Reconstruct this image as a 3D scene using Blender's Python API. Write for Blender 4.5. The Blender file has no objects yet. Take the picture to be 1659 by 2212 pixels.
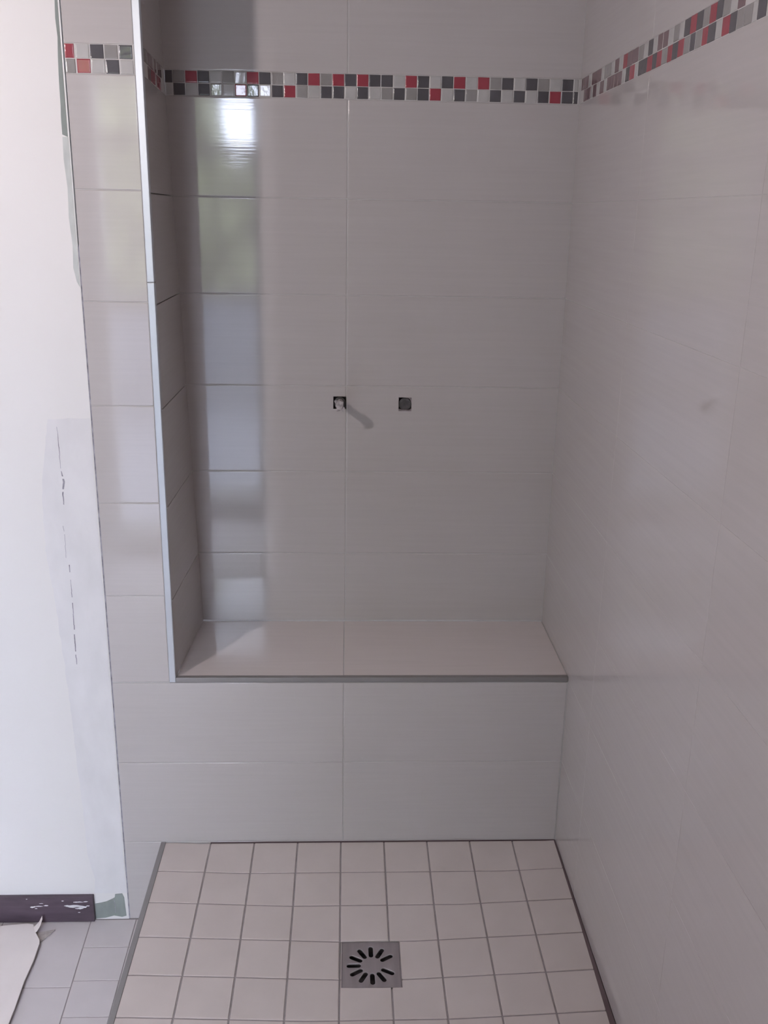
import bpy, bmesh, math, random
from mathutils import Vector, Matrix
random.seed(7)
scene = bpy.context.scene
COL = scene.collection

# ------------------------------------------------------------------ camera
yaw, pitch, roll = (math.radians(a) for a in (2.40962, -17.41323, 1.0227))
fw = Vector((math.sin(yaw)*math.cos(pitch), math.cos(yaw)*math.cos(pitch), math.sin(pitch)))
rt = Vector((math.cos(yaw), -math.sin(yaw), 0)); up = rt.cross(fw)
r2 = rt*math.cos(roll) + up*math.sin(roll); u2 = -rt*math.sin(roll) + up*math.cos(roll)
cam_data = bpy.data.cameras.new('camera'); cam = bpy.data.objects.new('camera', cam_data); COL.objects.link(cam)
M = Matrix((r2, u2, -fw)).transposed().to_4x4(); M.translation = Vector((0.00261, -1.84741, 1.36608))
cam.matrix_world = M
cam_data.sensor_fit = 'VERTICAL'; cam_data.sensor_height = 24; cam_data.lens = 24*2053.015/2212
cam_data.clip_start = 0.02
scene.camera = cam

# ------------------------------------------------------------------ light
SKY = 24.0
world = bpy.data.worlds.new('sky'); scene.world = world; world.use_nodes = True
wn = world.node_tree.nodes; wl = world.node_tree.links
bg = wn['Background']; bg.inputs['Color'].default_value = (0.93, 1.0, 1.24, 1); bg.inputs['Strength'].default_value = SKY
lamp_data = bpy.data.lights.new('bulb_light', 'POINT'); lamp_data.energy = 24; lamp_data.color = (1.0, 0.885, 0.86)
lamp_data.shadow_soft_size = 0.028
LAMP = Vector((-0.935, -1.00, 1.76))
lamp = bpy.data.objects.new('bulb_light', lamp_data); lamp.location = LAMP; COL.objects.link(lamp)
WX0, WX1, WZ0, WZ1, YR = -1.10, -0.425, -0.10, 1.93, -2.5     # rear window
por = bpy.data.lights.new('window_portal', 'AREA'); por.shape = 'RECTANGLE'; por.size = WX1-WX0; por.size_y = WZ1-WZ0
por.cycles.is_portal = True
po = bpy.data.objects.new('window_portal', por); po.location = ((WX0+WX1)/2, YR-0.08, (WZ0+WZ1)/2)
po.rotation_euler = (math.radians(90), 0, 0); COL.objects.link(po)
po.rotation_euler = (math.radians(-90), 0, math.radians(0))
vs = scene.view_settings; vs.view_transform = 'Standard'; vs.look = 'None'; vs.gamma = 1; vs.use_curve_mapping = False
vs.exposure = 0.14

# ------------------------------------------------------------------ materials
def mat(name, col, rough=0.5, metal=0.0, spec=0.5, vary=0.0, vscale=(8, 8, 8), bump=0.0, bscale=(40, 40, 40), bdist=0.001, coat=0.0, ior=1.5):
    m = bpy.data.materials.new(name); m.use_nodes = True
    nt = m.node_tree; b = nt.nodes['Principled BSDF']
    b.inputs['Base Color'].default_value = (*col, 1); b.inputs['Roughness'].default_value = rough
    b.inputs['Metallic'].default_value = metal; b.inputs['Specular IOR Level'].default_value = spec
    b.inputs['Coat Weight'].default_value = coat; b.inputs['IOR'].default_value = ior
    tc = nt.nodes.new('ShaderNodeNewGeometry')
    if vary:
        mp = nt.nodes.new('ShaderNodeMapping'); mp.inputs['Scale'].default_value = vscale
        nz = nt.nodes.new('ShaderNodeTexNoise'); nz.inputs['Scale'].default_value = 1.0; nz.inputs['Detail'].default_value = 4
        rp = nt.nodes.new('ShaderNodeValToRGB')
        rp.color_ramp.elements[0].position = 0.3; rp.color_ramp.elements[1].position = 0.7
        rp.color_ramp.elements[0].color = (*[c*(1-vary) for c in col], 1); rp.color_ramp.elements[1].color = (*[min(1, c*(1+vary)) for c in col], 1)
        nt.links.new(tc.outputs['Position'], mp.inputs['Vector']); nt.links.new(mp.outputs[0], nz.inputs['Vector'])
        nt.links.new(nz.outputs['Fac'], rp.inputs[0]); nt.links.new(rp.outputs[0], b.inputs['Base Color'])
    if bump:
        mp = nt.nodes.new('ShaderNodeMapping'); mp.inputs['Scale'].default_value = bscale
        nz = nt.nodes.new('ShaderNodeTexNoise'); nz.inputs['Scale'].default_value = 1.0; nz.inputs['Detail'].default_value = 3
        bp = nt.nodes.new('ShaderNodeBump'); bp.inputs['Strength'].default_value = bump; bp.inputs['Distance'].default_value = bdist
        nt.links.new(tc.outputs['Position'], mp.inputs['Vector']); nt.links.new(mp.outputs[0], nz.inputs['Vector'])
        nt.links.new(nz.outputs['Fac'], bp.inputs['Height']); nt.links.new(bp.outputs[0], b.inputs['Normal'])
    return m

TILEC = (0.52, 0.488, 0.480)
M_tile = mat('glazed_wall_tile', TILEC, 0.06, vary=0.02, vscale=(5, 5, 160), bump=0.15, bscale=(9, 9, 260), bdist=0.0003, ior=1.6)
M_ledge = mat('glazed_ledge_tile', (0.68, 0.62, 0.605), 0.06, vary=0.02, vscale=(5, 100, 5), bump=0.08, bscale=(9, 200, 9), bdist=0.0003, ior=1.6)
M_grout = mat('wall_grout', (0.49, 0.478, 0.470), 0.8, vary=0.05, vscale=(60, 60, 60))
M_fgrout = mat('floor_grout', (0.30, 0.27, 0.27), 0.9, vary=0.1, vscale=(60, 60, 60))
M_mgrout = mat('mosaic_grout', (0.56, 0.54, 0.53), 0.6)
M_ftile = mat('tray_tile', (0.58, 0.515, 0.49), 0.45, vary=0.03, vscale=(14, 14, 14), bump=0.1, bscale=(250, 250, 250), bdist=0.0003)
M_otile = mat('floor_tile', (0.60, 0.555, 0.56), 0.45, vary=0.03, vscale=(14, 14, 14), bump=0.1, bscale=(250, 250, 250), bdist=0.0003)
M_gap = mat('dark_joint', (0.10, 0.07, 0.075), 0.9)
M_silic = mat('open_joint', (0.14, 0.10, 0.105), 0.8)
M_paint = mat('wall_paint', (0.80, 0.785, 0.775), 0.75, vary=0.02, vscale=(3, 3, 3), bump=0.15, bscale=(120, 120, 120), bdist=0.0006)
M_ceil = mat('ceiling_paint', (0.82, 0.81, 0.80), 0.85, vary=0.02)
M_room = mat('room_darkened', (0.30, 0.295, 0.295), 0.8, vary=0.06, vscale=(2, 2, 20))  # unseen walls and ceiling, made dark to cut bounced light
M_green = mat('green_plasterboard', (0.26, 0.29, 0.275), 0.85, vary=0.12, vscale=(40, 40, 18))
M_skim = mat('skim_coat', (0.765, 0.755, 0.765), 0.8, vary=0.05, vscale=(20, 20, 9))
M_crack = mat('crack', (0.30, 0.29, 0.33), 0.9, vary=0.5, vscale=(40, 40, 60))
M_base = mat('baseboard_dark', (0.085, 0.060, 0.080), 0.45, vary=0.25, vscale=(14, 30, 60), bump=0.2, bscale=(10, 60, 90))
M_fleck = mat('paint_flecks', (0.80, 0.79, 0.82), 0.7, vary=0.1, vscale=(60, 60, 60))
M_alu = mat('satin_aluminium', (0.60, 0.63, 0.67), 0.45, metal=0.6)
M_alu2 = mat('matt_edge_profile', (0.27, 0.258, 0.258), 0.45, metal=0.3)
M_steel = mat('drain_steel', (0.42, 0.38, 0.39), 0.35, metal=0.7, vary=0.1, vscale=(60, 10, 10))
M_hole = mat('drain_dark', (0.045, 0.040, 0.042), 0.7)
M_sheet = mat('cardboard_sheet', (0.78, 0.72, 0.70), 0.85, vary=0.03, vscale=(12, 12, 12), bump=0.2, bscale=(60, 20, 60))
M_torn = mat('torn_underside', (0.42, 0.38, 0.36), 0.9, vary=0.25, vscale=(90, 90, 90))
M_plug = mat('torn_plug_plastic', (0.45, 0.41, 0.42), 0.35, vary=0.35, vscale=(130, 130, 130), bump=0.6, bscale=(200, 200, 200), bdist=0.003)
M_cap = mat('dark_rubber_cap', (0.075, 0.070, 0.072), 0.6, vary=0.3, vscale=(120, 120, 120))
M_mortar = mat('raw_mortar', (0.22, 0.19, 0.20), 0.95, vary=0.3, vscale=(150, 150, 150))
M_frame = mat('window_frame_white', (0.75, 0.75, 0.75), 0.4)
M_hedge = mat('hedge_leaves', (0.17, 0.18, 0.095), 0.8, vary=0.6, vscale=(7, 7, 7))
M_terr = mat('grey_stone', (0.125, 0.13, 0.145), 0.9, vary=0.1)
M_bulb = mat('bulb_holder', (0.8, 0.8, 0.8), 0.5)
def mos(n, c, r=0.07): return mat(n, c, r, vary=0.08, vscale=(30, 30, 30), bump=0.25, bscale=(60, 60, 60), bdist=0.0008)
M_mos = {'R': mos('mosaic_red', (0.33, 0.062, 0.082)), 'D': mos('mosaic_charcoal', (0.105, 0.10, 0.11)),
         'G': mos('mosaic_grey', (0.30, 0.285, 0.28)), 'B': mos('mosaic_maroon_brown', (0.20, 0.135, 0.145)),
         'W': mos('mosaic_offwhite', (0.48, 0.468, 0.46))}
MK = ['R', 'D', 'G', 'B', 'W']
def glassmat():
    m = bpy.data.materials.new('window_glass'); m.use_nodes = True; nt = m.node_tree; nt.nodes.clear()
    o = nt.nodes.new('ShaderNodeOutputMaterial'); mx = nt.nodes.new('ShaderNodeMixShader')
    t = nt.nodes.new('ShaderNodeBsdfTransparent'); g = nt.nodes.new('ShaderNodeBsdfGlossy'); g.inputs['Roughness'].default_value = 0.02
    t.inputs['Color'].default_value = (0.95, 0.97, 0.96, 1)
    mx.inputs[0].default_value = 0.06
    nt.links.new(t.outputs[0], mx.inputs[1]); nt.links.new(g.outputs[0], mx.inputs[2]); nt.links.new(mx.outputs[0], o.inputs[0])
    return m
M_glass = glassmat()

# ------------------------------------------------------------------ helpers
def link(name, bm, mats, parent=None, smooth=False):
    me = bpy.data.meshes.new(name); bm.to_mesh(me); bm.free()
    for m in (mats if isinstance(mats, (list, tuple)) else [mats]): me.materials.append(m)
    if smooth:
        for p in me.polygons: p.use_smooth = True
    o = bpy.data.objects.new(name, me); COL.objects.link(o)
    if parent: o.parent = parent
    return o
def tag(o, label=None, cat=None, group=None, kind=None):
    if label: o['label'] = label
    if cat: o['category'] = cat
    if group: o['group'] = group
    if kind: o['kind'] = kind
    return o
def struct(o): o['kind'] = 'structure'; return o
def face(bm, pts, mi=0, smooth=True):
    try: f = bm.faces.new([bm.verts.new(p) for p in pts])
    except ValueError: return
    f.material_index = mi; f.smooth = smooth; return f

ARC = [0, 22.5, 45, 67.5, 90]
def tile(bm, u0, u1, v0, v1, P, b=0.0012, depth=0.004, holes=(), mi=0, hd=0.03, htop=0.0, nu=1, nv=1):
    """one tile with rounded edges, face at h=htop, +h out of the wall; holes = rects cut through"""
    if u1-u0 < 2.5*b or v1-v0 < 2.5*b: b = min(u1-u0, v1-v0)/5
    if b > 0:
        off = [b*(1-math.cos(math.radians(a))) for a in ARC] + [b*1.4]
        hh = [-b*(1-math.sin(math.radians(a))) for a in ARC] + [0]
    else: off, hh = [0], [0]
    def axis(a0, a1, cuts, n):
        c = [a0+o for o in off] + [a1-o for o in off]
        lo, hi = a0+off[-1], a1-off[-1]
        c += [q for q in cuts if lo < q < hi] + [lo+(hi-lo)*k/n for k in range(1, n)]
        return sorted(set(round(q, 6) for q in c))
    us = axis(u0, u1, [q for h in holes for q in h[:2]], nu); vv = axis(v0, v1, [q for h in holes for q in h[2:]], nv)
    def hgt(u, v):
        e = min(u-u0, u1-u, v-v0, v1-v)
        if b == 0 or e >= off[-1]: return htop
        for k in range(len(off)-1):
            if e <= off[k+1]+1e-7:
                t = 0 if off[k+1] == off[k] else max(0, (e-off[k])/(off[k+1]-off[k]))
                return htop + hh[k]+(hh[k+1]-hh[k])*t
        return htop
    V = {}
    def vt(i, j):
        if (i, j) not in V: V[i, j] = bm.verts.new(P(us[i], vv[j], hgt(us[i], vv[j])))
        return V[i, j]
    def inh(u, v): return any(h[0]-1e-6 < u < h[1]+1e-6 and h[2]-1e-6 < v < h[3]+1e-6 for h in holes)
    cell = {}
    for i in range(len(us)-1):
        for j in range(len(vv)-1):
            cell[i, j] = not inh((us[i]+us[i+1])/2, (vv[j]+vv[j+1])/2)
            if cell[i, j]:
                f = bm.faces.new([vt(i, j), vt(i+1, j), vt(i+1, j+1), vt(i, j+1)]); f.material_index = mi; f.smooth = True
    for (i, j), s in cell.items():
        if not s: continue
        for di, dj, a, c in ((-1, 0, (i, j+1), (i, j)), (1, 0, (i+1, j), (i+1, j+1)), (0, -1, (i, j), (i+1, j)), (0, 1, (i+1, j+1), (i, j+1))):
            n = cell.get((i+di, j+dj))
            if n: continue
            d = depth if n is None else hd
            ua, va, uc, vc = us[a[0]], vv[a[1]], us[c[0]], vv[c[1]]
            face(bm, [P(ua, va, hgt(ua, va)), P(ua, va, -d), P(uc, vc, -d), P(uc, vc, hgt(uc, vc))], mi, False)
def box(bm, x0, x1, y0, y1, z0, z1, mi=0, bev=0.0):
    r = bmesh.ops.create_cube(bm, size=1); vs_ = r['verts']
    for v in vs_: v.co = Vector(((x0+x1)/2+v.co.x*(x1-x0), (y0+y1)/2+v.co.y*(y1-y0), (z0+z1)/2+v.co.z*(z1-z0)))
    fs = set(f for v in vs_ for f in v.link_faces)
    for f in fs: f.material_index = mi
    if bev:
        bmesh.ops.bevel(bm, geom=list(set(e for v in vs_ for e in v.link_edges)), offset=bev, segments=2, affect='EDGES', profile=0.5)
def prism(bm, pts, y0, y1, mi=0, ax='y'):
    """extrude a polygon of (x,z) between y0 (front) and y1, or of (x,y) between z0,z1"""
    if ax == 'y': a = [Vector((x, y0, z)) for x, z in pts]; c = [Vector((x, y1, z)) for x, z in pts]
    else: a = [Vector((x, y, y1)) for x, y in pts]; c = [Vector((x, y, y0)) for x, y in pts]
    va = [bm.verts.new(p) for p in a]; vc = [bm.verts.new(p) for p in c]
    n = len(pts)
    fs = [bm.faces.new(va), bm.faces.new(list(reversed(vc)))]
    for i in range(n): fs.append(bm.faces.new([va[i], vc[i], vc[(i+1) % n], va[(i+1) % n]]))
    for f in fs: f.material_index = mi
    bmesh.ops.recalc_face_normals(bm, faces=fs)

D = 0.3003; XL = -0.4950; XR = 0.4884; ZF = -0.2095; ZC = 2.30; ZL = 0.411
XN = -0.3590            # niche reveal plane at the front
def XNy(y, z=1.61):   # the side face of the niche is a little out of plumb at the back
    return XN + (0.0160-0.0265*(z-0.41))*y/D
P_back = lambda u, v, h: Vector((u, D-h, v))
P_front = lambda u, v, h: Vector((u, -h, v))
P_right = lambda u, v, h: Vector((XR-h, -u, v))
P_rev = lambda u, v, h: Vector((XNy(u, v)+h, u, v))
P_ledge = lambda u, v, h: Vector((u, v, ZL+h))
G = 0.0008   # half joint
ZA, ZB = 1.5930, 1.6410    # mosaic band
rows_front = [0.0, 0.2043, 0.4017, 0.601, 0.8019, 1.0001, 1.199, 1.3993, ZA]
rows_back = [ZL+0.001, 0.5878, 0.790, 0.9913, 1.193, 1.3951, ZA]
rows_top = [ZB, 1.842, 2.044, ZC]

# ------------------------------------------------------------------ niche back wall (with two square holes)
H1 = (-0.0273, 0.0022, 0.9385, 0.9672); H2 = (0.1220, 0.1515, 0.9350, 0.9665)
bm = bmesh.new()
tile(bm, -0.42, XR+0.03, ZL-0.06, ZC, P_back, b=0, depth=0.06, holes=(H1, H2), hd=0.06, htop=-0.0010, mi=1)
for a, c in list(zip(rows_back, rows_back[1:])) + list(zip(rows_top, rows_top[1:])):
    for x0, x1 in ((-0.395, 0.0022), (0.0022, XR+0.006)):
        tile(bm, x0+G, x1-G, a+G, c-G, P_back, b=0.0018, holes=[h for h in (H1, H2) if a < h[2] < c], hd=0.012)
struct(link('wall_back', bm, [M_tile, M_grout]))

# reveal of the niche
bm = bmesh.new()
tile(bm, 0.001, D, ZL, ZC, P_rev, b=0, depth=0.01, htop=-0.0010, mi=1)
for a, c in list(zip(rows_back, rows_back[1:])) + list(zip(rows_top, rows_top[1:])):
    tile(bm, 0.002, D+0.006, a+G, c-G, P_rev)
struct(link('wall_niche_side', bm, [M_tile, M_grout]))

# lower front wall and pilaster
bm = bmesh.new()
tile(bm, XL+0.001, XR+0.03, ZF, 0.400, P_front, b=0, depth=0.05, htop=-0.0010, mi=1)
tile(bm, XL+0.001, -0.372, 0.40, ZC, P_front, b=0, depth=0.05, htop=-0.0010, mi=1)
rf = [ZF+0.001] + rows_front
for a, c in list(zip(rf, rf[1:])) + list(zip(rows_top, rows_top[1:])):
    if c < 0.41:
        for x0, x1 in ((XL, 0.0), (0.0, XR-0.001)): tile(bm, x0+G, x1-G, a+G, min(c, 0.4005)-G, P_front)
    else: tile(bm, XL+G, -0.3730, a+G, c-G, P_front)
struct(link('wall_pilaster', bm, [M_tile, M_grout]))

# right wall
bm = bmesh.new()
tile(bm, -D-0.03, 2.5, ZF, ZC, P_right, b=0, depth=0.06, htop=-0.0004, mi=1)
rr = [ZF+0.001, 0.0, 0.2043, 0.4043, 0.5878, 0.790, 0.9913, 1.193, 1.3951, ZA]
for a, c in list(zip(rr, rr[1:])) + list(zip(rows_top, rows_top[1:])):
    xs = [-D+0.001, 0.19, 0.69, 1.19, 1.69, 2.19, 2.5]
    for x0, x1 in zip(xs, xs[1:]): tile(bm, x0+G*.4, x1-G*.4, a+G*.4, c-G*.4, P_right, b=0.0004)
struct(link('wall_right', bm, [M_tile, M_grout]))

# ------------------------------------------------------------------ ledge
ledge = bpy.data.objects.new('tiled_ledge', None); ledge.location = (0.06, 0.15, ZL-0.01); COL.objects.link(ledge)
tag(ledge, 'glossy pale tiled ledge at the bottom of the shower niche', 'ledge')
LOC = lambda o: (setattr(o, 'parent', ledge), setattr(o, 'matrix_parent_inverse', Matrix.Translation(-ledge.location)))
bm = bmesh.new()
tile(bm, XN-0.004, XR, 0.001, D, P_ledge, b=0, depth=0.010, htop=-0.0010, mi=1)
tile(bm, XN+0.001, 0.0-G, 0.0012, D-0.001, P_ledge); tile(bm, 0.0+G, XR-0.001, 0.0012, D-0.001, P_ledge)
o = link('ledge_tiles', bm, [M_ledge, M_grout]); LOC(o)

# metal edge trims
bm = bmesh.new(); box(bm, -0.3725, -0.3590, -0.0016, 0.012, 1.2362, ZC, bev=0.0012)
struct(link('trim_1', bm, M_alu))
bm = bmesh.new(); box(bm, -0.3725, -0.3590, -0.0016, 0.012, 0.4015, 1.2350, bev=0.0012)
struct(link('trim_2', bm, M_alu))
bm = bmesh.new(); box(bm, -0.3590, XR-0.001, -0.0016, 0.010, 0.4015, 0.4128, bev=0.0010)
struct(link('trim_3', bm, M_alu2))

# ------------------------------------------------------------------ mosaic borders
def border(name, pieces, P, u0, u1, label, mirror=False):
    """pieces: (ua, ub, row, colour) ; row 0 top, 1 bottom"""
    bm = bmesh.new()
    tile(bm, u0, u1, ZA, ZB, P, b=0, depth=0.003, htop=-0.0002, mi=5)
    hz = (ZB-ZA)/2
    for ua, ub, r, c in pieces:
        if ub < ua: ua, ub = ub, ua
        v1 = ZB-r*hz-0.0004+random.uniform(-.0003, .0003); v0 = ZB-(r+1)*hz+0.0004+random.uniform(-.0003, .0003)
        tk = 0.010 if P is P_right else 0.028; ta, tb = random.uniform(-tk, tk), random.uniform(-tk, tk); cu_, cv_ = (ua+ub)/2, (v0+v1)/2
        tile(bm, ua, ub, v0, v1, lambda u, v, h: P(u, v, h+(u-cu_)*ta+(v-cv_)*tb), b=0.0016, depth=0.002, mi=MK.index(c), htop=0.0008)
    return tag(link(name, bm, [M_mos[k] for k in MK]+[M_mgrout]), label, 'tile border', group=None)
top = 'DGRDWGWRDGWDRGRDRDDWRDWDRWRGDWDGWDW'; bot = 'WDWDGWRDWDRGWDDWDWGDGDRWDGWDWDWDRDD'
pc = []
x33 = 0.4615
for r, s in ((0, top), (1, bot)):
    for i, c in enumerate(s):
        x = x33+(i-33)*0.02522
        a, b_ = x-0.0121, x+0.0121
        if i == 0: a = max(a, XNy(D)+0.001)
        if i == 34: b_ = XR-0.004
        if b_-a > 0.004: pc.append((a, b_, r, c))
pc = [(a + (0.0006 if r else 0), b_, r, c) for a, b_, r, c in pc]
border('mosaic_border', pc, P_back, XNy(D)+0.0005, XR-0.0005,
       'long mosaic border of red, charcoal, grey and white squares across the niche back wall')
pc = []
for r, s in ((0, 'RWDGD'), (1, 'GRWDW')):
    for i, c in enumerate(s):
        a = -0.4935 + (0 if i == 0 else 0.0175+0.0015+(i-1)*0.0250); b_ = a + (0.0165 if i == 0 else 0.0236)
        a += 0.001*r if i else 0; b_ += 0.001*r
        pc.append((a, min(b_, -0.3735), r, c))
border('mosaic_border', pc, P_front, XL+0.001, -0.3733, 'short bright mosaic border, five squares wide, on the narrow pilaster')
TT = [(0.2906, 0.2302, 'B'), (0.2014, 0.1283, 'B'), (0.1048, 0.0546, 'G'), (0.0305, 0.004, 'B'), (-0.0255, -0.0484, 'R'), (-0.0494, -0.1153, 'B'), (-0.1173, -0.1468, 'G'), (-0.1722, -0.1957, 'D'), (-0.2208, -0.2438, 'B'), (-0.2477, -0.2709, 'B'), (-0.298, -0.3225, 'G'), (-0.3443, -0.3688, 'D'), (-0.3698, -0.3938, 'R'), (-0.3948, -0.4195, 'D'), (-0.4209, -0.4451, 'G'), (-0.4464, -0.4692, 'R'), (-0.4705, -0.4929, 'D'), (-0.4949, -0.5185, 'G'), (-0.5431, -0.5667, 'B')]
BB = [(0.2617, 0.2054, 'B'), (0.1854, 0.1585, 'B'), (0.1314, 0.1024, 'B'), (0.0794, -0.0211, 'B'), (-0.0465, -0.0703, 'D'), (-0.0713, -0.0998, 'R'), (-0.1222, -0.1701, 'D'), (-0.1711, -0.1981, 'R'), (-0.1991, -0.2202, 'D'), (-0.2212, -0.2455, 'R'), (-0.2465, -0.2738, 'G'), (-0.2748, -0.2956, 'R'), (-0.2966, -0.3215, 'D'), (-0.3231, -0.3476, 'R'), (-0.3486, -0.3742, 'G'), (-0.3757, -0.3947, 'D'), (-0.3971, -0.4224, 'G'), (-0.4237, -0.4446, 'R'), (-0.4446, -0.4724, 'D'), (-0.4971, -0.5219, 'R'), (-0.5229, -0.5446, 'D'), (-0.5457, -0.5943, 'G'), (-0.6098, -0.6350, 'D')]
def split(L, r, sgn):
    out = []; prev = None
    for a, b_, c in L:
        n = max(1, round(abs(b_-a)/0.0265))
        if c in 'BG' and n > 1 and abs(b_-a) < 0.065: n = n
        for k in range(n):
            p, q = a+(b_-a)*k/n, a+(b_-a)*(k+1)/n
            e = 0.0006 if n > 1 else 0.0
            s = 1 if q > p else -1
            out.append((sgn*(p+s*e), sgn*(q-s*e), r, c))
        if prev is not None and abs(a-prev) > 0.012:
            m = max(1, round(abs(a-prev)/0.026)); g0, g1 = prev, a
            for k in range(m):
                p, q = g0+(g1-g0)*(k+.05)/m, g0+(g1-g0)*(k+.95)/m
                out.append((sgn*p, sgn*q, r, 'W'))
        prev = b_
    return out
pc = split(TT, 0, -1) + split(BB, 1, -1)
u = 0.66
while u < 2.45:
    for r in (0, 1): pc.append((u+.0008, u+.0242, r, random.choice('DRGWDWB')))
    u += 0.025
border('mosaic_border', pc, P_right, -D+0.001, 2.49, 'slanting mosaic border rising along the right wall, maroon, red and charcoal')
pc = split([(0.0163, 0.0400, 'G'), (0.0413, 0.0682, 'G'), (0.070, 0.1294, 'B'), (0.154, 0.1793, 'B'), (0.1948, 0.2506, 'B')], 0, 1) + \
     split([(0.061, 0.103, 'B'), (0.1078, 0.1569, 'R'), (0.1774, 0.2358, 'R')], 1, 1)
border('mosaic_border', pc, P_rev, 0.003, D-0.001, 'dim foreshortened mosaic border on the side face of the niche')

# ------------------------------------------------------------------ painted wall left of the tiles
struct_wall = bmesh.new()
box(struct_wall, -1.66, XL-0.0016, 0.0, 0.10, ZF, ZC)
wl_ = struct(link('wall_front', struct_wall, M_paint))
def jag(pts, a):  # add jitter between points
    out = []
    for i, p in enumerate(pts):
        q = pts[(i+1) % len(pts)]; n = max(1, int(math.hypot(q[0]-p[0], q[1]-p[1])/0.012))
        for k in range(n):
            t = k/n; out.append((p[0]+(q[0]-p[0])*t+(random.uniform(-a, a) if k else 0), p[1]+(q[1]-p[1])*t+(random.uniform(-a, a) if k else 0)))
    return out
def leftjag(poly, a): return jag(poly, a)
bm = bmesh.new()
zz = [2.29, 2.1, 1.95, 1.8, 1.708, 1.68, 1.65, 1.62, 1.58, 1.54, 1.52, 1.492]
xx = [-.5037, -.504, -.5035, -.504, -.5037, -.505, -.5035, -.5055, -.507, -.5075, -.5085, -.5085]
prism(bm, [(XL-0.004, 1.488), (XL-0.004, 2.29)]+list(zip(xx, zz)), -0.0006, 0.002)
link('plasterboard_strip', bm, M_green, wl_)['label'] = 'bare green plasterboard strip'
bm = bmesh.new()
prism(bm, [(XL-0.003, 1.225), (XL-0.003, 1.488), (-.5085, 1.488), (-.5095, 1.45), (-.5065, 1.40), (-.5085, 1.35), (-.5055, 1.30), (-.5075, 1.26), (-.503, 1.235)], -0.0005, 0.002)
link('joint_filler', bm, mat('grey_green_filler', (0.56, 0.585, 0.57), 0.8, vary=0.1, vscale=(60, 60, 25)), wl_)['label'] = 'grey smeared joint filler'
bm = bmesh.new()
prism(bm, leftjag([(XL-0.0035, 0.975), (-.58, .973), (-.600, .86), (-.606, .80), (-.6075, .69), (-.5985, .59), (-.588, .375), (-.5855, .26), (-.580, .08), (-.5783, -.037), (-.5665, -.10), (-.572, -.1375), (XL-0.0035, -.1375)], 0.0012), -0.0003, 0.002)
link('skim_patch', bm, M_skim, wl_)['label'] = 'greyer patch of smoothed filler'
CR = [(-0.5634, 0.9574), (-0.5632, 0.9174), (-0.5633, 0.8731), (-0.5592, 0.8465), (-0.5633, 0.8195), (-0.5632, 0.7982), (-0.5683, 0.7591), (-0.567, 0.7294), (-0.5679, 0.6844), (-0.5626, 0.6693), (-0.5631, 0.6286), (-0.5627, 0.5977), (-0.5639, 0.5351), (-0.5653, 0.4819), (-0.5653, 0.4443), (-0.5713, 0.4062), (-0.5648, 0.3509)]
CW = [.0004, .0007, .0004, .0022, .0014, .0008, .0004, .0004, .0004, .0012, .0004, .0009, .0010, .0012, .0008, .0004, .0003]
bm = bmesh.new()
for (a, w0), (c, w1) in zip(list(zip(CR, CW)), list(zip(CR, CW))[1:]):
    if abs(a[0]-c[0]) > 0.0045: continue
    n = 5
    for k in range(n):
        if random.random() < 0.18: continue
        t0, t1 = k/n, (k+1)/n
        x0, z0, x1, z1 = a[0]+(c[0]-a[0])*t0, a[1]+(c[1]-a[1])*t0, a[0]+(c[0]-a[0])*t1, a[1]+(c[1]-a[1])*t1
        ww = (w0+(w1-w0)*t0)*0.9; we = (w0+(w1-w0)*t1)*0.9; j = random.uniform(-.0004, .0004)
        prism(bm, [(x0-ww+j, z0), (x0+ww+j, z0), (x1+we+j, z1), (x1-we+j, z1)], -0.00055, 0.001)
link('wall_crack', bm, M_crack, wl_)['label'] = 'thin dark vertical crack'
# exposed board beside the baseboard
bm = bmesh.new()
prism(bm, [(-.5715, -.2070), (-.5715, -.1660), (-.560, -.1640), (-.545, -.1600), (-.530, -.1520), (-.5255, -.1490), (-.5240, -.1400), (-.5080, -.1385), (-.5040, -.1500), (-.5020, -.2000), (-.512, -.2030), (-.53, -.1990), (-.55, -.2050)], -0.0012, 0.002)
ex = link('exposed_board', bm, M_green, wl_); ex['label'] = 'exposed grey-green board at the wall foot'
bm = bmesh.new(); prism(bm, [(-.5268, -.1910), (-.5255, -.1910), (-.5250, -.1700), (-.5268, -.1560), (-.5278, -.1560), (-.5262, -.1700)], -0.0016, 0.0)
link('slit', bm, M_crack, wl_)
bm = bmesh.new(); box(bm, XL-0.0028, XL-0.0012, -0.0006, 0.004, 1.30, 2.29)
link('edge_highlight', bm, M_frame, wl_)  # white strip stands in for the highlight on the upper tile edge
bm = bmesh.new(); box(bm, XL-0.0030, XL+0.0012, 0.0008, 0.02, ZF, 1.30)
struct(link('edge_gap_shade', bm, M_crack))  # dark strip paints the shadow in the gap beside the tiles

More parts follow.
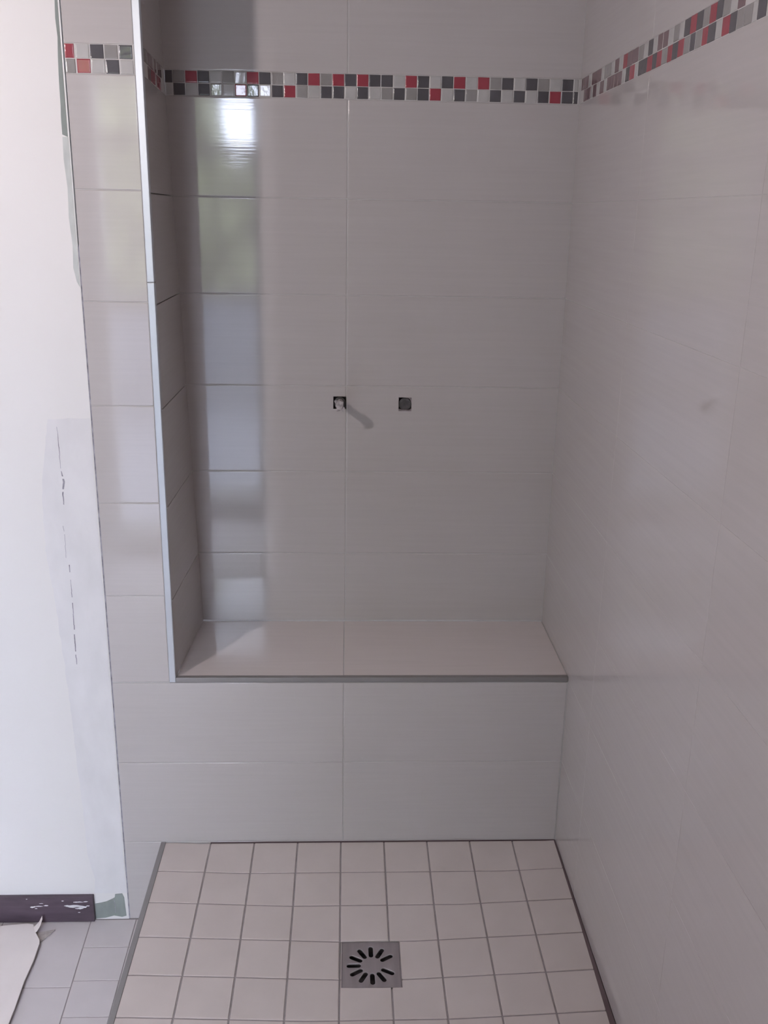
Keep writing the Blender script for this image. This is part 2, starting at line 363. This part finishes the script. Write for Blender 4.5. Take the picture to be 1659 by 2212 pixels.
# baseboard
bm = bmesh.new(); box(bm, -1.60, -0.5722, -0.0110, -0.0002, ZF+0.002, -0.1385, bev=0.0015)
bb = struct(link('baseboard_front', bm, M_base))
bm = bmesh.new()
def blob(cx, cz, rx, rz, n=14):
    prism(bm, [(cx+rx*math.cos(2*math.pi*k/n)*random.uniform(.55, 1.15), cz+rz*math.sin(2*math.pi*k/n)*random.uniform(.5, 1.2)) for k in range(n)], -0.0113, -0.0105)
for c in [(-.613, -.164, .022, .0035), (-.598, -.166, .016, .0022), (-.630, -.162, .010, .0016), (-.605, -.170, .010, .0022), (-.606, -.1525, .011, .0016), (-.590, -.1515, .006, .0012),
          (-.6415, -.1490, .0028, .001), (-.696, -.163, .011, .0013), (-.711, -.165, .006, .0020), (-.680, -.161, .006, .0016), (-.703, -.169, .004, .001), (-.606, -.181, .003, .0008), (-.585, -.163, .005, .0013), (-.722, -.143, .002, .0008), (-.690, -.155, .006, .0007)]:
    blob(*c)
link('paint_flecks', bm, M_fleck, bb)['label'] = 'white paint splashes'

# ------------------------------------------------------------------ rest of the room
bm = bmesh.new()
tile(bm, -1.0*0.55, 1.66, ZF, ZC, lambda u, v, h: Vector((-u, YR+h, v)), b=0, depth=0.12, holes=((-WX1, -WX0, WZ0, WZ1),), hd=0.12)
struct(link('wall_rear', bm, M_room))
bm = bmesh.new(); box(bm, -1.72, -1.60, YR-.12, 0.10, ZF, ZC); struct(link('wall_left', bm, M_room))
bm = bmesh.new(); box(bm, -1.72, XR+0.08, YR-.12, D+0.08, ZC, ZC+0.1); struct(link('ceiling', bm, M_room))
# window in the rear wall
wd = bpy.data.objects.new('window_1', None); wd.location = (0, 0, 0); COL.objects.link(wd); struct(wd)
bm = bmesh.new()
fw_ = 0.035
for b_ in ((WX0, WX0+fw_, WZ0, WZ1), (WX1-fw_, WX1, WZ0, WZ1), (WX0, WX1, WZ0, WZ0+fw_), (WX0, WX1, WZ1-fw_, WZ1), (WX0+fw_, WX1-fw_, 1.635, 1.675), (WX0+fw_, WX1-fw_, 0.93, 0.97)):
    box(bm, b_[0], b_[1], YR-0.075, YR-0.035, b_[2], b_[3], bev=0.003)
link('window_frame', bm, M_frame, wd)
for z0, z1 in ((WZ0+fw_, 0.93), (0.97, 1.635), (1.675, WZ1-fw_)):
    bm = bmesh.new(); face(bm, [Vector((WX0+fw_, YR-.055, z0)), Vector((WX1-fw_, YR-.055, z0)), Vector((WX1-fw_, YR-.055, z1)), Vector((WX0+fw_, YR-.055, z1))], 0, False)
    link('pane', bm, M_glass, wd)
bm = bmesh.new(); box(bm, WX0-0.03, WX1+0.03, YR-0.03, YR+0.05, WZ0-0.02, WZ0, bev=0.003)
link('window_sill', bm, M_frame, wd)
# garden beyond the window
bm = bmesh.new()
n, m_ = 90, 34
def hed(i, j):
    x = -6+11*i/n; t = j/m_
    h = 1.83 + 0.07*math.sin(x*3.1)+0.08*math.sin(x*7.7+1) + (1.6*max(0, min(1, (-1.10-x)/0.30)))
    z = ZF+0.0+(h-ZF)*min(1, t/0.8)
    y = -6.4 - (0.0 if t < 0.8 else (t-0.8)*4) + random.uniform(-.12, .12)
    return Vector((x+random.uniform(-.05, .05), y, z+random.uniform(-.05, .05)))
g = [[bm.verts.new(hed(i, j)) for j in range(m_+1)] for i in range(n+1)]
for i in range(n):
    for j in range(m_): bm.faces.new([g[i+1][j], g[i][j], g[i][j+1], g[i+1][j+1]])
tag(link('hedge', bm, M_hedge), 'tall green hedge outside the window behind the camera', 'hedge')
bm = bmesh.new(); box(bm, -6, 5, -8, YR-.12, ZF-.15, ZF-.05); struct(link('floor_terrace', bm, M_terr))
bm = bmesh.new(); box(bm, -6, 5, -6.05, -5.85, ZF-.05, 0.62, bev=0.01); box(bm, -6, 5, -6.08, -5.82, 0.62, 0.67, bev=0.01)
tag(link('added_low_wall', bm, M_terr), 'added low grey wall before the hedge, unseen, for the bluish niche reflection', 'wall')  # added so the niche tiles reflect a bluish band below the green
# unseen door-shaped panel added left of the camera, blocks window light towards the right
dr = bpy.data.objects.new('light_blocker', None); COL.objects.link(dr); struct(dr)
bm = bmesh.new(); box(bm, -0.337, -0.300, -2.46, -1.74, ZF+0.012, 2.03, bev=0.002)
for z0, z1 in ((ZF+0.15, 0.75), (0.90, 1.75)):
    for x in (-0.3385, -0.2985): box(bm, x-0.0015, x+0.0015, -2.37, -1.83, z0, z1, bev=0.001)
link('blocker_panel', bm, M_frame, dr)
bm = bmesh.new()
for sx in (-1, 1):
    x = -0.3185+sx*0.0185
    box(bm, min(x, x+sx*.045), max(x, x+sx*.045), -1.806, -1.794, 0.835, 0.847, bev=0.002)
    box(bm, min(x+sx*.035, x+sx*.047), max(x+sx*.035, x+sx*.047), -1.92, -1.794, 0.835, 0.847, bev=0.003)
link('blocker_handle', bm, M_alu, dr)
# bulb holder
bm = bmesh.new()
bmesh.ops.create_cone(bm, cap_ends=True, segments=24, radius1=0.03, radius2=0.045, depth=0.05, matrix=Matrix.Translation((LAMP.x, LAMP.y, ZC-0.025)))
bmesh.ops.create_cone(bm, cap_ends=True, segments=16, radius1=0.006, radius2=0.006, depth=0.10, matrix=Matrix.Translation((LAMP.x, LAMP.y, ZC-0.085)))
tag(link('bulb_holder', bm, M_bulb, smooth=False), 'white bulb holder on the ceiling behind the camera', 'lamp')

# ------------------------------------------------------------------ floor
def fx(u, v): return u if u > -0.52 else u
bm = bmesh.new()
box(bm, -1.66, XR+0.05, YR, 0.05, ZF-0.06, ZF-0.0012, mi=1)
def P_floor(u, v, h):
    k = 0.0
    if u < -0.53: k = -0.040*(v+0.0144)          # grout line of the first column runs slightly askew
    else: k = -0.0150*(v+0.016)
    return Vector((u+k, v, ZF+h))
ys = [-0.0015, -0.0893, -0.1862, -0.2834] + [-0.2834-0.097*k for k in range(1, 23)]
g = 0.0010
for a, c in zip(ys, ys[1:]):
    tile(bm, -0.5823+g, -0.4792-g, c+g, a-g, P_floor, b=0.0008)
    tile(bm, -0.4792+g, -0.4180, c+g, a-g, P_floor, b=0.0008)
yb = [-0.0015, -0.2038, -0.4038, -0.6038, -0.8038, -1.0038, -1.2038, -1.4038, -1.6038, -1.8038, -2.0038, -2.2038, -2.49]
for a, c in zip(yb, yb[1:]):
    for x0, x1 in ((-0.7823, -0.5823), (-0.9823, -0.7823), (-1.1823, -0.9823), (-1.3823, -1.1823), (-1.598, -1.3823)):
        tile(bm, x0+g, x1-g, c+g, a-g, P_floor, b=0.0008)
for a, c in zip(yb, yb[1:]):
    if a > -1.0: continue
    for x0, x1 in ((-0.41, -0.21), (-0.21, -0.01), (-0.01, 0.19), (0.19, 0.39), (0.39, XR-0.001)): tile(bm, x0+g, x1-g, c+g, a-g, P_floor, b=0.0008)
struct(link('floor', bm, [M_otile, M_fgrout]))

# ------------------------------------------------------------------ shower tray
tray = bpy.data.objects.new('shower_base', None); tray.location = (0.04, -0.45, ZF); COL.objects.link(tray)
tag(tray, 'raised shower floor of small square pale beige tiles with dark grout', 'shower base')
def child(o, root): o.parent = root; o.matrix_parent_inverse = Matrix.Translation(-root.location); return o
DX, DY, SL = 0.07, -0.37, 0.0215
def dip(x, y): return -SL*(1-min(1.0, max(abs(x-DX)/.45, abs(y-DY)/.42)))
P_tray = lambda u, v, h: Vector((u, v, dip(u, v)+h))
X0T, TG = -0.0046, 0.0982
DR = (-0.0020, 0.1140, -0.4150, -0.2960)
bm = bmesh.new()
gx = [X0T+TG*k for k in range(-4, 5)] + [XR-0.0035]
gx[0] = -0.4005
gy = [-0.0035]+[-0.002-TG*k for k in range(1, 10)]
for i in range(9):
    for j in range(9):
        u0, u1, v1, v0 = gx[i], gx[i+1], gy[j], gy[j+1]
        gg = 0.0016
        ua, ub = u0+(gg if i else 0), u1-(gg if i < 8 else 0)
        va, vb = v0+gg, v1-(gg if j else 0)
        q0, q1, q2, q3 = DR
        hit = q0 < ub and q1 > ua and q2 < vb and q3 > va
        if i == 8:   # last column narrows towards the front along the open joint
            f = lambda u, v, h, ua=ua: Vector((ua+(u-ua)*(1-0.19*max(0, -v)*0.42), v, dip(u, v)+h))
            tile(bm, ua, ub, va, vb, f, b=0.0012, nu=5, nv=5)
        elif not hit: tile(bm, ua, ub, va, vb, P_tray, b=0.0012, nu=5, nv=5)
        else: tile(bm, ua, ub, va, vb, P_tray, b=0.0012, holes=(DR,), hd=0.012, nu=5, nv=5)
child(link('tray_tiles', bm, M_ftile), tray)
bm = bmesh.new()
tile(bm, -0.4005, XR-0.002, -0.9, -0.003, P_tray, b=0, depth=0.2, htop=-0.0018, nu=24, nv=24, holes=((DR[0]-.002, DR[1]+.002, DR[2]-.002, DR[3]+.002),), hd=0.05)
box(bm, -0.4105, XR-0.001, -0.905, -0.001, ZF, -0.052)
child(link('tray_body', bm, M_fgrout), tray)
bm = bmesh.new(); box(bm, -0.4115, -0.4000, -0.905, -0.0008, ZF, 0.0012, bev=0.0015)
child(link('edge_profile', bm, M_alu2), tray)['label'] = 'grey metal edge profile'
bm = bmesh.new()
prism(bm, [(XR-0.0016, -0.002), (XR-0.0040, -0.002), (XR-0.0060, -0.25), (XR-0.0125, -0.55), (XR-0.018, -0.90), (XR-0.0016, -0.90)], -0.010, -0.0009, ax='z')
child(link('side_joint', bm, M_silic), tray)['label'] = 'dark open joint beside the wall'
bm = bmesh.new(); prism(bm, [(-0.30, -0.0012), (-0.30, -0.0034), (XR-.003, -0.0040), (XR-.003, -0.0012)], -0.006, -0.0010, ax='z')
child(link('rear_joint', bm, M_gap), tray)

# ------------------------------------------------------------------ drain
drain = bpy.data.objects.new('floor_drain', None); drain.location = (0.056, -0.3555, -0.05); COL.objects.link(drain)
tag(drain, 'square metal floor drain with a ring of radial slots set in shower floor', 'drain')
zd = -0.0196
ax0, ax1, ay0, ay1 = 0.0005, 0.1115, -0.4125, -0.2985
bm = bmesh.new()   # cover plate with real slots: polar mesh between rings
C = Vector((0.0570, -0.3584)); NS = 12; r0, r1, hw = 0.0205, 0.0485, 0.0046
res = 0.00115
nx = int((ax1-ax0)/res); ny = int((ay1-ay0)/res)
def slot(x, y):
    for k in range(NS):
        if k == 0: continue
        a = math.radians(30*k+1.5); c, s = math.cos(a), math.sin(a)
        du = (x-C.x)*c+(y-C.y)*s; dv = -(x-C.x)*s+(y-C.y)*c
        t = min(max(du, r0+hw), r1-hw)
        if math.hypot(du-t, dv) < hw: return True
    return False
# slots as boolean-free construction: angular sectors, each with a stadium hole bridged to the sector outline
def stadium(a, n=7):
    c, s = math.cos(a), math.sin(a); pts = []
    for k in range(n+1):
        t = -math.pi/2+math.pi*k/n; pts.append((r1-hw+hw*math.cos(t), hw*math.sin(t)))
    for k in range(n+1):
        t = math.pi/2+math.pi*k/n; pts.append((r0+hw+hw*math.cos(t), hw*math.sin(t)))
    return [Vector((C.x+u*c-v*s, C.y+u*s+v*c)) for u, v in pts]
outer = [Vector((ax0, ay0)), Vector((ax1, ay0)), Vector((ax1, ay1)), Vector((ax0, ay1))]
loops = [outer]+[stadium(math.radians(30*k+1.5)) for k in range(1, NS)]
cu = bpy.data.curves.new('plate_outline', 'CURVE'); cu.dimensions = '2D'; cu.fill_mode = 'BOTH'; cu.extrude = 0.001
for lp in loops:
    sp = cu.splines.new('POLY'); sp.points.add(len(lp)-1); sp.use_cyclic_u = True
    for q, pnt in zip(sp.points, lp): q.co = (pnt.x, pnt.y, 0, 1)
tmp = bpy.data.objects.new('tmp_outline', cu); COL.objects.link(tmp)
dg = bpy.context.evaluated_depsgraph_get(); me = bpy.data.meshes.new_from_object(tmp.evaluated_get(dg))
bpy.data.objects.remove(tmp); bpy.data.curves.remove(cu)
bm.from_mesh(me); bpy.data.meshes.remove(me)
bmesh.ops.translate(bm, vec=(0, 0, zd-0.001), verts=bm.verts)
for v in bm.verts: v.co.z += 0.0
child(link('drain_cover', bm, M_steel), drain)
bm = bmesh.new()
for lp in loops[1:]:   # light pressed rims along the far side of every slot
    n = len(lp)
    for k in range(n):
        a, c = lp[k], lp[(k+1) % n]
        nrm = Vector((c.y-a.y, a.x-c.x)).normalized() if (c-a).length > 1e-7 else Vector((0, 0))
        ao, co = a+nrm*0.0009, c+nrm*0.0009
        face(bm, [Vector((a.x, a.y, zd-0.0004)), Vector((c.x, c.y, zd-0.0004)), Vector((co.x, co.y, zd+0.0003)), Vector((ao.x, ao.y, zd+0.0003))], 0, False)
child(link('slot_rim', bm, M_alu), drain)
bm = bmesh.new()
for b_ in ((ax0-.0022, ax1+.0022, ay1+.0005, ay1+.0022), (ax0-.0022, ax1+.0022, ay0-.0022, ay0-.0005), (ax0-.0022, ax0-.0005, ay0, ay1), (ax1+.0005, ax1+.0022, ay0, ay1)):
    box(bm, *b_, -0.048, zd+0.0004)
child(link('drain_frame', bm, M_steel), drain)
bm = bmesh.new(); box(bm, ax0-.001, ax1+.001, ay0-.001, ay1+.001, -0.050, -0.046)
child(link('drain_sump', bm, M_hole), drain)

# ------------------------------------------------------------------ water connections in the square holes
def cyl(bm, r, a, b, seg=24, r2=None, mi=0):
    a, b = Vector(a), Vector(b); d = b-a
    q = d.to_track_quat('Z', 'Y').to_matrix().to_4x4(); q.translation = (a+b)/2
    r_ = bmesh.ops.create_cone(bm, cap_ends=True, segments=seg, radius1=r, radius2=r if r2 is None else r2, depth=d.length, matrix=q)
    for f in set(f for v in r_['verts'] for f in v.link_faces): f.material_index = mi
def conn(name, H, label, root_y):
    t = bpy.data.objects.new(name, None); t.location = ((H[0]+H[1])/2, D+0.05, (H[2]+H[3])/2); COL.objects.link(t)
    tag(t, label, 'water connection', group='pipe openings in the niche wall')
    bm = bmesh.new(); box(bm, H[0]-0.004, H[1]+0.004, D+0.020, D+0.058, H[2]-0.004, H[3]+0.004)
    child(link('mortar_bed', bm, M_mortar), t)
    return t
t1 = conn('pipe_opening', H1, 'left square pipe opening, with torn pale plastic plug sticking out', 0)
c1 = Vector(((H1[0]+H1[1])/2, D, (H1[2]+H1[3])/2))
bm = bmesh.new(); cyl(bm, 0.0125, c1+Vector((0, .02, 0)), c1+Vector((0, .004, 0)))
child(link('pipe_socket', bm, M_cap), t1)
bm = bmesh.new()
tip = c1+Vector((0.0, -0.090, 0.0105))
cyl(bm, 0.0078, c1+Vector((0.001, .006, 0)), c1+(tip-c1)*0.75, 14)
cyl(bm, 0.0085, c1+(tip-c1)*0.70, tip, 7, r2=0.0105)
for v in bm.verts:
    if v.co.y < D-0.05: v.co += Vector((random.uniform(-.002, .002), random.uniform(-.003, .003), random.uniform(-.002, .002)))
child(link('plug', bm, M_plug, smooth=False), t1)['label'] = 'pale torn plastic plug'
bm = bmesh.new()
for dx, dz, w, l, tw in ((-.006, .006, .004, .012, .5), (.007, -.008, .005, .010, -.6), (-.002, -.010, .006, .007, .2)):
    p = tip+Vector((dx, .004, dz))
    a = Vector((math.cos(tw), 0, math.sin(tw)))*w; b_ = Vector((-math.sin(tw), -.25, math.cos(tw)))*l*.5
    v = [bm.verts.new(p-a-b_), bm.verts.new(p+a-b_*.8), bm.verts.new(p+a*.6+b_), bm.verts.new(p-a*.8+b_*1.1)]
    f = bm.faces.new(v)
    r_ = bmesh.ops.extrude_face_region(bm, geom=[f]); bmesh.ops.translate(bm, vec=(0, .0008, 0), verts=[q for q in r_['geom'] if isinstance(q, bmesh.types.BMVert)])
child(link('torn_flap', bm, M_plug), t1)['label'] = 'torn plastic flaps'
t2 = conn('pipe_opening', H2, 'right square pipe opening, with a dark recessed cap and chipped rim', 0)
c2 = Vector(((H2[0]+H2[1])/2, D, (H2[2]+H2[3])/2))
bm = bmesh.new(); cyl(bm, 0.0140, c2+Vector((0, .022, 0)), c2+Vector((0, .0035, 0)), 28); cyl(bm, 0.0085, c2+Vector((0, .004, 0)), c2+Vector((0, .002, 0)), 6)
child(link('pipe_cap', bm, M_cap), t2)
bm = bmesh.new()
prism(bm, [(H2[0], H2[2]), (H2[1], H2[2]), (H2[1], H2[2]+.006), (H2[1]-.004, H2[2]+.003), (H2[0]+.006, H2[2]+.0035), (H2[0], H2[2]+.005)], D-0.0005, D+0.006)
prism(bm, [(H2[1], H2[3]), (H2[1]-.016, H2[3]), (H2[1]-.004, H2[3]-.003), (H2[1]-.001, H2[3]-.010), (H2[1], H2[3]-.012)], D-0.0005, D+0.006)
child(link('chipped_rim', bm, M_mortar), t2)

# ------------------------------------------------------------------ protective sheet on the floor
def flr(pts, z): return pts
bm = bmesh.new()
zs = ZF+0.010
outline = [(-1.35, -0.030), (-0.785, -0.034), (-0.72, -0.026), (-0.706, -0.030), (-0.6985, -0.048), (-0.690, -0.060), (-0.6775, -0.078), (-0.6745, -0.088), (-0.6715, -0.14), (-0.6730, -0.20), (-0.6690, -0.27), (-0.6680, -0.34), (-0.660, -0.50), (-0.655, -0.75), (-0.65, -1.05), (-1.35, -1.10)]
prism(bm, outline, ZF+0.0095, ZF+0.0125, ax='z')
sheet = tag(link('cardboard_sheet', bm, M_sheet), 'pale cardboard sheet lying on the floor by the dark baseboard, corner torn', 'cardboard')
bm = bmesh.new()
cx, cy = -0.690, -0.052
pts = [[(-0.7080, -0.040, .010), (-0.7000, -0.036, .013), (-0.6930, -0.030, .019), (-0.6870, -0.024, .030)],
       [(-0.7020, -0.048, .010), (-0.6960, -0.044, .013), (-0.6895, -0.040, .020), (-0.6835, -0.034, .029)],
       [(-0.6960, -0.058, .010), (-0.6920, -0.054, .012), (-0.6880, -0.050, .017), (-0.6850, -0.044, .022)]]
V = [[bm.verts.new((x, y, ZF+z)) for x, y, z in r] for r in pts]
for i in range(2):
    for j in range(3): bm.faces.new([V[i+1][j], V[i+1][j+1], V[i][j+1], V[i][j]])
r_ = bmesh.ops.extrude_face_region(bm, geom=bm.faces[:]); bmesh.ops.translate(bm, vec=(0.0005, 0.0005, .0012), verts=[q for q in r_['geom'] if isinstance(q, bmesh.types.BMVert)])
bmesh.ops.recalc_face_normals(bm, faces=bm.faces[:])
fl = link('curled_corner', bm, M_sheet, sheet); fl['label'] = 'curled-up torn corner'
bm = bmesh.new()
prism(bm, [(-0.6960, -0.046), (-0.6700, -0.040), (-0.6560, -0.036), (-0.6610, -0.048), (-0.6720, -0.066), (-0.6790, -0.076), (-0.690, -0.066), (-0.6985, -0.056)], ZF+0.0010, ZF+0.0040, ax='z')
link('torn_layer', bm, M_torn, sheet)['label'] = 'grey-brown torn lower layer'
